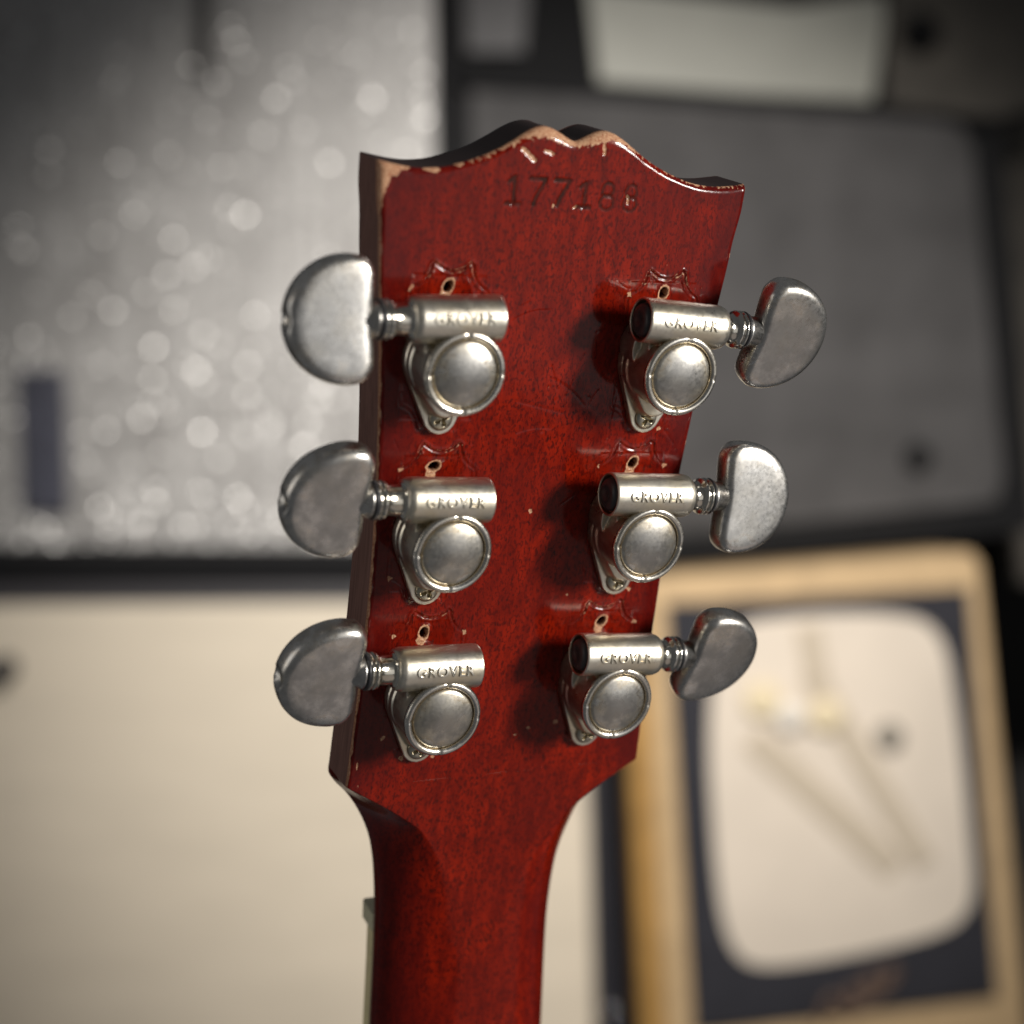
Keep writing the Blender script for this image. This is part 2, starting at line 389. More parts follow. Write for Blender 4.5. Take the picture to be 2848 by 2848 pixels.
    for i in range(46):
        x0, y0 = rs_.uniform(-36, 38), rs_.uniform(-100, 46); L = rs_.uniform(2, 12); a = rs_.uniform(0, math.pi); c = rs_.uniform(-0.06, 0.06)
        pts = [(x0 + L * k / 6 * math.cos(a + c * k), y0 + L * k / 6 * math.sin(a + c * k)) for k in range(7)]
        m = (X > x0 - 14) & (X < x0 + 14) & (Y > y0 - 14) & (Y < y0 + 14)
        d = seg_dist(X[m], Y[m], pts); k = np.exp(-(d / 0.16) ** 2)
        Z[m] -= 0.05 * k; wear[m] = np.maximum(wear[m], rs_.uniform(0.0, 0.36) * k)
    for i in range(70):
        x0, y0 = rs_.uniform(-40, 40), rs_.uniform(-104, 46)
        m = (np.abs(X - x0) < 2) & (np.abs(Y - y0) < 2)
        d = np.hypot(X[m] - x0, Y[m] - y0); k = np.exp(-(d / rs_.uniform(0.12, 0.26)) ** 2)
        Z[m] -= 0.08 * k; wear[m] = np.maximum(wear[m], rs_.uniform(0.25, 0.55) * k)
    Z += 0.05 * (n3 - 0.5)
    edge = smooth(13, 2, dside + 5 * (n1 - 0.5)) * 0.95 + 0.5 * smooth(9, 1, dtop + 4 * (n1 - .5)) * (np.abs(X) > 24)
    return X, Y, Z, wear, grime, np.clip(edge, 0, 1)

def grid_faces(ny, nx):
    i = np.arange(ny - 1)[:, None] * nx + np.arange(nx - 1)[None, :]
    return np.stack([i, i + 1, i + 1 + nx, i + nx], -1).reshape(-1, 4)
def np_mesh(name, V, F, mats, attrs, matidx=None, parent=None):
    me = bpy.data.meshes.new(name)
    me.vertices.add(len(V)); me.vertices.foreach_set('co', (V * MM).astype(np.float32).ravel())
    me.loops.add(F.size); me.loops.foreach_set('vertex_index', F.astype(np.int32).ravel())
    me.polygons.add(len(F)); me.polygons.foreach_set('loop_start', np.arange(0, F.size, 4, dtype=np.int32)); me.polygons.foreach_set('loop_total', np.full(len(F), 4, dtype=np.int32))
    me.polygons.foreach_set('use_smooth', np.ones(len(F), dtype=bool))
    for m in mats: me.materials.append(m)
    if matidx is not None: me.polygons.foreach_set('material_index', matidx.astype(np.int32))
    me.update(calc_edges=True); me.validate()
    for k, a in attrs.items():
        at = me.attributes.new(k, 'FLOAT', 'POINT'); at.data.foreach_set('value', a.astype(np.float32).ravel())
    o = bpy.data.objects.new(name, me); COL.objects.link(o); o.parent = parent
    return o

HX, HY, HZ, HW, HG, HE = build_headstock()
def solid_from_grid(name, X, Y, Z, W, G, E_, skirt, thick_z, open_bottom, mats):
    """grid back surface + side wall down to thick_z + flat front."""
    ny, nx = X.shape
    V = [np.stack([X, Y, Z], -1).reshape(-1, 3)]; n0 = ny * nx
    F = [grid_faces(ny, nx)]; MI = [np.zeros((ny - 1) * (nx - 1))]
    idx = np.arange(n0).reshape(ny, nx)
    # the joint between headstock and neck stays open; every other side gets a wall
    if open_bottom: loop = list(idx[:, -1]) + list(idx[-1, -2::-1]) + list(idx[-2::-1, 0])
    else: loop = list(idx[::-1, 0]) + list(idx[0, 1:]) + list(idx[1:, -1])
    loop = np.array(loop); L = len(loop)
    base = V[0][loop]
    Wl, Gl, El = W.ravel()[loop], G.ravel()[loop], E_.ravel()[loop]
    A = {'wear': [W.ravel()], 'grime': [G.ravel()], 'edge': [E_.ravel()]}
    prev = loop; off = n0
    cen = np.array([0, (Y.min() + Y.max()) / 2])
    levels = [(0.03, 0, .5), (0.09, 0, 0.0), (0.5, 0, 0.0), (0.95, 0, 0.0), (0.985, 0.0, 0), (1.0, 0.7, 0)]
    for f, inset, wf in levels:
        v = base.copy(); tz = thick_z + (0 if open_bottom else np.clip(neck_top(base[:, 1]), 0, None)); v[:, 2] = base[:, 2] + (tz - base[:, 2]) * f
        if inset:
            v[:, 0] -= np.sign(v[:, 0]) * inset * (np.abs(v[:, 0]) > 1)
        V.append(v); new = np.arange(off, off + L); off += L
        F.append(np.stack([prev[:-1], new[:-1], new[1:], prev[1:]], -1)); MI.append(np.ones(L - 1))
        A['wear'].append(Wl * wf); A['grime'].append(Gl * 0); A['edge'].append(El)
        prev = new
    o = np_mesh(name, np.concatenate(V), np.concatenate(F), mats, {k_: np.concatenate(v) for k_, v in A.items()}, np.concatenate(MI), guitar)
    return o
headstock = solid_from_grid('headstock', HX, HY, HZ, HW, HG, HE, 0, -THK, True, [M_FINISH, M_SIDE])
# veneered front face
def front_plate():
    xs = np.linspace(-44.3, 44.3, 120); top = [(x, ytop(np.array([x]))[0] - 0.3) for x in xs]
    ys = np.linspace(41, YB, 40); right = [(width(np.array([y]))[0] - 0.6, y) for y in ys]
    left = [(-a, b) for a, b in reversed(right)]
    ring = top + right + left
    n = len(ring); v = [(x * MM, y * MM, (-THK + .02) * MM) for x, y in ring] + [(x * MM, y * MM, (-THK - 1.0) * MM) for x, y in ring]
    f = [tuple(range(n, 2 * n))] + [tuple(reversed(range(n)))] + [(i, i + n, (i + 1) % n + n, (i + 1) % n) for i in range(n)]
    o = mesh_obj('face_veneer', v, f, M_VENEER, guitar, smooth=False)
front_plate()

# ---- neck
NECK_H = [(-430, 25.5), (-230, 24.6), (-182, 24.2), (-150, 24.0), (-145.9, 24.1), (-137.8, 24.7), (-130.7, 25.7), (-125.3, 27.1), (-120.4, 29.2), (-115.9, 31.8), (-112.6, 34.2), (-108.6, 37.9), (-107.0, 39.0), (-105.3, 39.3), (-104.2, 39.3)]
CREASE = [(-430, 0.0), (-165, 0.0), (-150, 1.5), (-138, 7.0), (-131, 10.6), (-125.3, 14.0), (-121.3, 16.4), (-117.3, 19.6), (-113.8, 24.2), (-110.2, 29.4), (-107.2, 34.2), (-105.0, 37.9), (-104.2, 39.1)]
NTOP = [(-430, 38.0), (-230, 14.5), (-200, 9.8), (-185, 7.4), (-165, 4.2), (-150, 1.9), (-138, 0.6), (-128, 0.0), (-104.2, 0.0)]
def neck_top(y): return np.interp(y, *zip(*NTOP)) if False else cr_interp(NTOP, y)
def build_neck():
    ys = np.concatenate([np.linspace(-104.2, -112, 60)[:-1], np.linspace(-112, -150, 150)[:-1], np.linspace(-150, -200, 110)[:-1], np.linspace(-200, -430, 60)])[::-1]
    S, Y = np.meshgrid(SC, ys)
    H = cr_interp(NECK_H, Y); C = np.clip(cr_interp(CREASE, Y), 0, None); ZT = neck_top(Y)
    bump_ = np.exp(-((Y + 122.0) / 10.0) ** 2) * smooth(-104.2, -109.0, Y) * (S > 0); H = H + 2.0 * bump_; C = C + 1.2 * bump_
    C = np.minimum(C, H - 0.4)
    b = smooth(-114, -146, Y)
    # columns follow the crease so that its line stays crisp
    a = np.abs(S); cf = np.clip(C / H, 0.02, 0.97)
    split = 0.5 * cf + 0.25
    xa = np.where(a < split, a / split * C, C + (a - split) / (1 - split) * (H - C))
    fade = smooth(-104.2, -106.5, Y)
    xa = (1 - fade) * a * H + fade * xa
    X = np.sign(S) * xa
    q = np.clip((xa - C) / np.maximum(H - C, 0.3), 0, 1)
    lin = q ** 1.12; ell = 1 - np.sqrt(np.maximum(0, 1 - q * q * 0.9995))
    D = 12.6 + 0 * Y
    g = (1 - b) * (0.5 * lin + 0.5 * q ** 2.0) + b * ell
    Z = ZT - D * g
    blend = smooth(-104.2, -105.0, Y)
    edge_d = H - np.abs(X); Z0 = -0.8 * (1 - np.sqrt(1 - np.clip(1 - edge_d / 1.0, 0, 1) ** 2))
    Z = Z * blend + Z0 * (1 - blend)
    n1 = fbm(X, Y, 0.5, 77); n2 = fbm(X, Y, 2.0, 78)
    edge = smooth(0.35, 0.95, q) * 0.75 * smooth(-106, -118, Y) + smooth(10, 1, edge_d + 5 * (n1 - 0.5)) * 0.9 * (1 - smooth(-106, -118, Y))
    wear = np.zeros_like(X); rs_ = np.random.RandomState(9)
    # faint curved buffing marks across the transition
    for i in range(26):
        y0 = rs_.uniform(-152, -110); k_ = rs_.uniform(0.004, 0.012); x0 = rs_.uniform(-6, 14); w_ = rs_.uniform(6, 16)
        d = np.abs(Y - (y0 - k_ * (X - x0) ** 2 + 0.4 * np.sin(X * 0.5 + i)))
        k = np.exp(-(d / 0.22) ** 2) * np.exp(-((X - x0) / w_) ** 2)
        Z -= 0.03 * k; wear = np.maximum(wear, k * rs_.uniform(0.05, 0.22))
    return X, Y, Z, wear, np.zeros_like(X), np.clip(edge, 0, 1)
NX, NY, NZ, NW, NG, NE = build_neck()
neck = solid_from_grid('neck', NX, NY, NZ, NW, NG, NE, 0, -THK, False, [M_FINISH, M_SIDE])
def slab(name, y0, y1, zt, h, half_extra, mat, ny=30, bevel=0.3):
    """a board across the neck that follows its width; zt(y), thickness h"""
    v = []; f = []
    ys = np.linspace(y0, y1, ny)
    for y in ys:
        hw = float(cr_interp(NECK_H, np.array([y]))[0]) + half_extra; z = float(neck_top(np.array([y]))[0]) + zt
        for (x, zz) in ((-hw, z - bevel), (-hw + bevel, z), (hw - bevel, z), (hw, z - bevel), (hw, z - h + bevel), (hw - bevel, z - h), (-hw + bevel, z - h), (-hw, z - h + bevel)):
            v.append((x * MM, y * MM, zz * MM))
    for i in range(ny - 1):
        for k in range(8):
            f.append((i * 8 + k, i * 8 + (k + 1) % 8, (i + 1) * 8 + (k + 1) % 8, (i + 1) * 8 + k))
    f.append(tuple(range(7, -1, -1))); f.append(tuple((ny - 1) * 8 + k for k in range(8)))
    return mesh_obj(name, v, f, mat, guitar, smooth=False)
nut = slab('nut', -148.0, -152.6, -13.6, 8.0, 0.2, M_NUT, 4, 0.7)
fb = slab('fingerboard', -152.6, -430, -13.45, 5.0, -0.9, M_ROSE)
bind = slab('binding', -152.6, -430, -13.5, 4.2, 0.15, M_BIND)

# ------------------------------------------------------------------ tuning machines (two mirror-image hands)
BV, BZ, BR = 11.1, 9.3, 5.1
SH = {-1: 1.5, 1: -1.5}; BO = {-1: 20.1, 1: 18.6}     # washer and button offsets of the two hands
def remesh(o, voxel, smooth_it):
    md = o.modifiers.new('r', 'REMESH'); md.mode = 'VOXEL'; md.voxel_size = voxel * MM; md.use_smooth_shade = True
    sm = o.modifiers.new('s', 'SMOOTH'); sm.factor = 0.5; sm.iterations = smooth_it
    dg = bpy.context.evaluated_depsgraph_get(); ev = o.evaluated_get(dg)
    me = bpy.data.meshes.new_from_object(ev); me.name = o.name
    o.modifiers.clear(); old = o.data; mats = [m for m in old.materials]; o.data = me
    if not me.materials:
        for m in mats: me.materials.append(m)
    me.polygons.foreach_set('use_smooth', [True] * len(me.polygons))
def hull_prism(bm, pts, z0, z1, s, taper=0.0):
    """vertical prism of a convex outline"""
    cx = sum(p[0] for p in pts) / len(pts); cy = sum(p[1] for p in pts) / len(pts)
    lo = [bm.verts.new((s * x * MM, y * MM, z0 * MM)) for x, y in pts]
    hi = [bm.verts.new((s * (cx + (x - cx) * (1 - taper)) * MM, (cy + (y - cy) * (1 - taper)) * MM, z1 * MM)) for x, y in pts]
    bm.faces.new(lo); bm.faces.new(hi); n = len(pts)
    for i in range(n): bm.faces.new([lo[i], lo[(i + 1) % n], hi[(i + 1) % n], hi[i]])
def two_circle_hull(c0, r0, c1, r1, n=48):
    pts = [(c0[0] + r0 * math.cos(a), c0[1] + r0 * math.sin(a)) for a in np.linspace(0, 2 * math.pi, n, endpoint=False)]
    pts += [(c1[0] + r1 * math.cos(a), c1[1] + r1 * math.sin(a)) for a in np.linspace(0, 2 * math.pi, n, endpoint=False)]
    pts = sorted(set((round(x, 5), round(y, 5)) for x, y in pts))
    def half(P):
        h = []
        for p in P:
            while len(h) >= 2 and (h[-1][0] - h[-2][0]) * (p[1] - h[-2][1]) - (h[-1][1] - h[-2][1]) * (p[0] - h[-2][0]) <= 0: h.pop()
            h.append(p)
        return h
    a = half(pts); b = half(pts[::-1]); return a[:-1] + b[:-1]

def build_housing(s):
    bm = bmesh.new()
    lathe(bm, [(0, 0.0), (9.1, 0.0), (9.1, 3.6), (8.75, 4.2), (8.65, 12.9), (0, 12.9)], 64, 'z')
    hull_prism(bm, two_circle_hull((0, 0.3), 9.5, (0, -13.1), 4.0), 0.0, 1.9, s, 0.02)
    hull_prism(bm, two_circle_hull((0, -2), 8.6, (0, -9.0), 4.6), 0.5, 5.2, s, 0.16)
    hull_prism(bm, two_circle_hull((-2.2, 4.0), 7.6, (0.5, 5.6), 7.0), 0.0, 6.2, s, 0.03)     # foot below the barrel
    hull_prism(bm, [(-7.8, 2), (8.2, 2), (8.2, 12.4), (-7.8, 12.4)], 3.0, 9.5, s, 0.03)
    # barrel with the recess for its end plug
    k = 0.0 if s > 0 else 1.7; ki = -0.8 if s > 0 else 1.7      # the left-hand castings carry their barrel a little further out
    lathe(bm, [(0, -8.6 + ki), (4.45, -8.6 + ki), (4.5, -10.0 + ki), (4.75, -10.25 + ki), (4.95, -10.2 + ki), (BR, -9.9 + ki), (BR, 8.9 + k), (4.75, 10.0 + k), (3.9, 10.6 + k), (0, 10.6 + k)], 56, 'x', (0, BV, BZ), s)
    o = bm_obj('tuning_machine', bm, M_HOUSING, None)
    remesh(o, 0.21, 4)
    return o
def build_rim(s):
    bm = bmesh.new()
    prof = [(7.55, 12.7), (7.7, 13.55), (8.05, 13.95), (8.6, 14.05), (9.05, 13.85), (9.34, 13.3), (9.32, 12.6), (8.9, 12.2), (8.3, 12.1), (7.55, 12.2), (7.55, 12.7)]
    lathe(bm, prof, 96, 'z')
    # tiny staking notches
    for v in bm.verts:
        a = math.degrees(math.atan2(v.co.y, v.co.x)) % 90; a = min(a, 90 - a)
        if a < 2.0 and v.co.z > 13.4 * MM: v.co.z -= 0.35 * MM
    return bm_obj('cap_rim', bm, M_CAP_RIM, None)
def build_cap(s):
    bm = bmesh.new()
    prof = [(7.62, 12.3), (7.55, 12.9), (7.35, 13.35), (6.95, 13.75)] + [(r, 13.75 + 1.15 * (1 - (r / 6.95) ** 2)) for r in (6.4, 5.6, 4.6, 3.4, 2.0, 0.9)] + [(0, 14.9)]
    lathe(bm, prof, 72, 'z'); return bm_obj('gear_cap', bm, M_CAP, None)
def build_shaft(s):
    bm = bmesh.new()
    k = 0.0 if s > 0 else 1.5
    lathe(bm, [(0, 9.6 + k), (4.3, 9.6 + k), (4.35, 10.4 + k), (3.9, 10.9 + k), (3.45, 11.2 + k), (3.4, 11.6 + k)] + [(r_, h_ + SH[s]) for r_, h_ in ((3.4, 14.3), (3.6, 14.7), (4.2, 15.0), (4.35, 15.4), (4.3, 15.9), (4.0, 16.1), (4.0, 16.3), (4.35, 16.5), (4.35, 17.0), (4.0, 17.2), (0, 17.2))], 48, 'x', (0, BV, BZ), s)
    return bm_obj('worm_shaft', bm, M_SHAFT, None)
def build_washer(s):
    bm = bmesh.new()
    lathe(bm, [(r_, h_ + SH[s]) for r_, h_ in ((0, 17.1), (4.1, 17.1), (4.35, 17.35), (4.35, 17.7), (4.1, 18.0), (0, 18.0))], 40, 'x', (0, BV, BZ), s)
    return bm_obj('washer', bm, M_RUBBER, None)
def build_plug(s):
    bm = bmesh.new()
    k = -0.8 if s > 0 else 1.7
    lathe(bm, [(0, -10.5 + k), (1.2, -10.52 + k), (1.5, -10.75 + k), (2.6, -10.72 + k), (3.3, -10.45 + k), (3.75, -9.95 + k), (3.9, -9.3 + k), (3.9, -8.4 + k), (0, -8.4 + k)], 40, 'x', (0, BV, BZ), s)
    return bm_obj('end_plug', bm, M_BLACK, None)
def build_button(s):
    """stem collar + kidney-shaped head; built about the shaft axis"""
    out = []
    W, Dp, rc = 13.6, 19.5, 4.7
    n_arc = 60
    # straight inner edge (slightly hollow at the stem), rounded corners, elliptical outer edge
    for a in np.linspace(-W + rc, W - rc, 26): out.append((a, 0.35 + 0.55 * math.exp(-(a / 4.5) ** 2)))
    for k in range(1, 10):
        t = -90 + 80 * k / 10; out.append((W - rc + rc * math.cos(math.radians(t)), 0.35 + rc + rc * math.sin(math.radians(t))))
    P0 = (W, 0.35 + rc + 0.6)
    for k in range(0, n_arc + 1):
        t = math.pi * k / n_arc
        ex = 2 / 2.04
        c, s_ = math.cos(t), math.sin(t)
        out.append((W * math.copysign(abs(c) ** ex, c), P0[1] + (Dp - P0[1]) * abs(s_) ** ex))
    for k in range(1, 10):
        t = 190 + 80 * k / 10; out.append((-W + rc + rc * math.cos(math.radians(t)), 0.35 + rc + rc * math.sin(math.radians(t))))
    P = np.array(out); n = len(P)
    tan = np.roll(P, -1, 0) - np.roll(P, 1, 0); tan /= np.linalg.norm(tan, axis=1)[:, None] + 1e-9
    nrm = np.stack([tan[:, 1], -tan[:, 0]], 1)
    cen = np.array([0, 8.6])
    if np.mean(np.sum(nrm * (P - cen), 1)) < 0: nrm = -nrm
    for _ in range(3): nrm = (nrm + np.roll(nrm, 1, 0) + np.roll(nrm, -1, 0)) / 3; nrm /= np.linalg.norm(nrm, axis=1)[:, None]
    prof = [(0, 0), (0.05, 1.3), (0.28, 2.2), (0.75, 2.85), (1.35, 3.25), (2.1, 3.42)]
    bm = bmesh.new(); rings = []
    def ring(P2, z): return [bm.verts.new((s * (BO[s] + p[1]) * MM, p[0] * MM, z * MM)) for p in P2]
    half = []
    for d, z in prof: half.append((P - nrm * d, z))
    inner = P - nrm * 2.1
    for f, z in ((0.8, 3.50), (0.6, 3.56), (0.4, 3.60), (0.2, 3.62)): half.append((cen + (inner - cen) * f, z))
    seq = [(p, -z) for p, z in reversed(half)][:-1] + half
    for p, z in seq: rings.append(ring(p, z))
    for A, B in zip(rings, rings[1:]):
        for i in range(n): bm.faces.new([A[i], A[(i + 1) % n], B[(i + 1) % n], B[i]])
    for r_ in (rings[0], rings[-1]):
        c = bm.verts.new((s * (BO[s] + cen[1]) * MM, 0, (3.63 if r_ is rings[-1] else -3.63) * MM))
        for i in range(n): bm.faces.new([r_[i], r_[(i + 1) % n], c])
    # recess for the button screw in the outer rim
    for v in bm.verts:
        dx = abs(v.co.x) / MM; d = math.hypot(v.co.y / MM, v.co.z / MM)
        if dx > BO[s] + 17 and d < 2.6: v.co.x -= s * 1.7 * MM * min(1, (2.6 - d) / 0.8)
    lathe(bm, [(r_, h_ + SH[s]) for r_, h_ in ((0, 17.9), (3.7, 17.9), (3.95, 18.2), (3.9, 18.6), (3.5, 19.0), (3.4, 21.5), (0, 21.5))], 40, 'x', (0, 0, 0), s)
    return bm_obj('tuner_button', bm, M_BUTTON, None)
def build_button_screw(s):
    bm = bmesh.new(); lathe(bm, [(r_, h_ + BO[s] - 20.1) for r_, h_ in ((0, 37.8), (0.5, 38.1), (1.5, 38.1), (1.8, 37.7), (1.8, 36), (0, 36))], 20, 'x', (0, 0, 0), s)
    return bm_obj('button_screw', bm, M_SCREW, None)
def build_screw(s):
    v, f = [], []; R = 2.75; nr, na = 16, 56
    def hz(x, y, r):
        z = 1.05 * math.sqrt(max(0, 1 - (r / R) ** 2 * 0.92)) 
        c = min(max(abs(x) - 0.33, abs(y) - 1.75), max(abs(y) - 0.33, abs(x) - 1.75))
        k = min(1, max(0, -c / 0.22 + 0.4)); return z - 0.95 * k
    for i in range(nr + 1):
        r = R * i / nr
        for j in range(na):
            a = 2 * math.pi * j / na; x, y = r * math.cos(a), r * math.sin(a)
            xr, yr = x * math.cos(.45) - y * math.sin(.45), x * math.sin(.45) + y * math.cos(.45)
            v.append((s * x * MM, (y - 13.1) * MM, (2.0 + hz(xr, yr, r)) * MM))
    for i in range(nr):
        for j in range(na):
            q = (i * na + j, i * na + (j + 1) % na, (i + 1) * na + (j + 1) % na, (i + 1) * na + j)
            f.append(q if s > 0 else q[::-1])
    b0 = len(v)
    for j in range(na):
        a = 2 * math.pi * j / na; v.append((s * R * math.cos(a) * MM, (R * math.sin(a) - 13.1) * MM, 1.5 * MM))
    for j in range(na):
        q = (nr * na + j, nr * na + (j + 1) % na, b0 + (j + 1) % na, b0 + j); f.append(q if s > 0 else q[::-1])
    return mesh_obj('mounting_screw', v, f, M_SCREW)
M_SCREW = nickel('nickel_screw', (0.62, 0.59, 0.50), (0.25, 0.4), 0.9, 0.6)
M_CAP_RIM = nickel('nickel_rim', (0.72, 0.70, 0.66), (0.20, 0.32), 0.6, 0.3)
def build_letters(s):
    cu = bpy.data.curves.new('lettering', 'FONT'); cu.body = 'GROVER'; cu.size = 3.3; cu.align_x = 'CENTER'; cu.align_y = 'CENTER'
    cu.space_character = 1.12; cu.extrude = 0.27; cu.bevel_depth = 0.06; cu.bevel_resolution = 1; cu.offset = 0.02; cu.resolution_u = 6
    to = bpy.data.objects.new('tmp', cu); COL.objects.link(to)
    me = bpy.data.meshes.new_from_object(to.evaluated_get(bpy.context.evaluated_depsgraph_get()))
    bpy.data.objects.remove(to)
    uc = -0.6 if s > 0 else -1.2         # x of the word centre
    a0 = math.radians(11)
    for v in me.vertices:
        x, y, z = v.co
        ang = a0 + y / BR; r = BR + 0.02 + z
        v.co = ((uc + x * 1.02) * MM, (BV + r * math.sin(ang)) * MM, (BZ + r * math.cos(ang)) * MM)
    me.materials.append(M_HOUSING); me.name = 'lettering'
    o = bpy.data.objects.new('lettering', me); COL.objects.link(o); return o

protos = {}
for s in (-1, 1):
    protos[s] = dict(housing=build_housing(s), kids=[build_rim(s), build_cap(s), build_shaft(s), build_washer(s), build_plug(s), build_screw(s), build_letters(s)], button=build_button(s), bscrew=build_button_screw(s))
BROT = [-8, 12, 12.5, 13, -8, 18]
used = {-1: False, 1: False}
def inst(o, first): 
    if first: return o
    c = o.copy(); COL.objects.link(c); return c
BL = ['button of the top left machine, pale satin face', None, None, None, 'button with a bright worn face', None]
for i, (s, tx, ty, ta) in enumerate(TUN):
    first = not used[s]; used[s] = True; P_ = protos[s]
    h = inst(P_['housing'], first); h.parent = guitar; h.matrix_parent_inverse = Matrix.Identity(4)
    h.location = (s * tx * MM, ty * MM, 0); h.rotation_euler = (0, 0, ta)
    kids = [inst(k, first) for k in P_['kids']]
    for k in kids: k.parent = h
    if True:
        kids[0].rotation_euler = (0, 0, 0)
    b = inst(P_['button'], first); b.parent = h; b.location = (0, BV * MM, BZ * MM); b.rotation_euler = (math.radians(BROT[i]), 0, 0)
    w = inst(P_['bscrew'], first); w.parent = h; w.location = b.location; w.rotation_euler = b.rotation_euler

# ------------------------------------------------------------------ the amplifiers behind
FP = 3148.0
def wp(px, py, d): return Vector(((px - 966) * d / FP, d, CAM_Z - (py - 966) * d / FP))
def tag(o, label, cat, kind=None, group=None):
    if label: o['label'] = label
    if cat: o['category'] = cat
    if kind: o['kind'] = kind
    if group: o['group'] = group
def empty(name, loc, label, cat):
    o = bpy.data.objects.new(name, None); COL.objects.link(o); o.location = loc; o.empty_display_size = 0.1; tag(o, label, cat); return o
def poly_slab(name, pts, back, mat, parent, bevel=0.0, smooth_=False):
    """front outline (world points, counter-clockwise seen from the camera) pushed back by `back` metres"""
    org = parent.location if parent else Vector((0, 0, 0))
    n = len(pts); v = [p - org for p in pts]; v += [p + Vector((0, back, 0)) - org for p in pts]
    f = [tuple(range(n)), tuple(range(2 * n - 1, n - 1, -1))] + [(i, i + n, (i + 1) % n + n, (i + 1) % n) for i in range(n)]
    bm = bmesh.new(); vs = [bm.verts.new(p) for p in v]
    for q in f: bm.faces.new([vs[i] for i in q])
    bmesh.ops.recalc_face_normals(bm, faces=bm.faces)
    if bevel: bmesh.ops.bevel(bm, geom=[e_ for e_ in bm.edges], offset=bevel, segments=3, affect='EDGES', profile=0.5)
    return bm_obj(name, bm, mat, parent, smooth=False)
def px_poly(pts, d): return [wp(x, y, d) for x, y in pts]
def lerp(a, b, t): return a + (b - a) * t

def silver_cloth():
    t = NT('silver_cloth')
    co = t.coord((1, 1, 1))
    a = t.noise(t.coord((75, 1, 2.2)), 1.0, 4, 0.7); b = t.noise(co, 9.0, 3, 0.6); c_ = t.noise(t.coord((500, 1, 500)), 1.0, 1, 0.5)
    f = t.math('ADD', t.math('MULTIPLY', a, 0.6), t.math('MULTIPLY', b, 0.4))
    col = t.mix(t.ramp(f, [(0.32, 0.0), (0.68, 1.0)]), (0.20, 0.19, 0.185), (0.52, 0.51, 0.50))
    t.link(col, t.b.inputs['Base Color']); t.b.inputs['Roughness'].default_value = 0.55; t.b.inputs['Metallic'].default_value = 0.15
    t.link(t.bump(c_, 0.4, 0.001), t.b.inputs['Normal'])
    return t.m
M_SILVER = silver_cloth()
M_FLECK = plain('silver_fleck', (0.72, 0.71, 0.70), 0.45, metallic=1.0)
M_TOLEX = plain('black_tolex', (0.007, 0.007, 0.008), 0.7, noise=0.3, nscale=300, bump=0.2, spec=0.15)
M_DKTOLEX = plain('charcoal_tolex', (0.035, 0.033, 0.038), 0.5, noise=0.3, nscale=300)
M_CREAM = plain('cream_cloth', (0.66, 0.585, 0.475), 0.75, noise=0.05, nscale=1.0, stretch=(6, 1, 30), spec=0.2)
M_GREYCLOTH = plain('grey_cloth', (0.068, 0.066, 0.067), 0.85, noise=0.22, nscale=14, spec=0.1)
M_TAN = plain('tan_covering', (0.50, 0.355, 0.20), 0.6, noise=0.12, nscale=40, spec=0.3)
M_NAVY = plain('blue_black_face', (0.030, 0.030, 0.037), 0.7, noise=0.15, nscale=60, spec=0.12)
M_TVCREAM = plain('cream_grille', (0.64, 0.565, 0.48), 0.75, noise=0.08, nscale=8, spec=0.2)
M_OLIVE = plain('faded_stripe', (0.49, 0.42, 0.33), 0.8, spec=0.2)
M_YEL = plain('yellowed_spot', (0.68, 0.58, 0.40), 0.7, spec=0.2)
M_LOGO = plain('brown_script', (0.12, 0.075, 0.055), 0.5)
M_PANEL = plain('pale_panel', (0.33, 0.33, 0.29), 0.5, noise=0.1, nscale=10)
M_BROWN = plain('grey_brown_cloth', (0.075, 0.066, 0.055), 0.7, noise=0.3, nscale=15)
M_CHROME = plain('chrome', (0.7, 0.72, 0.8), 0.12, metallic=1.0)
M_WALL = plain('dark_wall_paint', (0.03, 0.028, 0.027), 0.9, noise=0.2, nscale=5)
M_BLUE = plain('blue_grey_badge', (0.05, 0.052, 0.075), 0.5, noise=0.4, nscale=60)
FLOOR = 0.45

# floor and wall
fl = mesh_obj('floor', [(-2, 1.2, FLOOR), (2, 1.2, FLOOR), (2, 2.9, FLOOR), (-2, 2.9, FLOOR)], [(0, 1, 2, 3)], plain('floor_boards', (0.12, 0.08, 0.05), 0.5, noise=0.3, nscale=6), smooth=False); tag(fl, None, None, 'structure')
wl = mesh_obj('back_wall', [(-2, 2.7, FLOOR), (2, 2.7, FLOOR), (2, 2.7, 2.6), (-2, 2.7, 2.6)], [(0, 1, 2, 3)], M_WALL, smooth=False); tag(wl, None, None, 'structure')

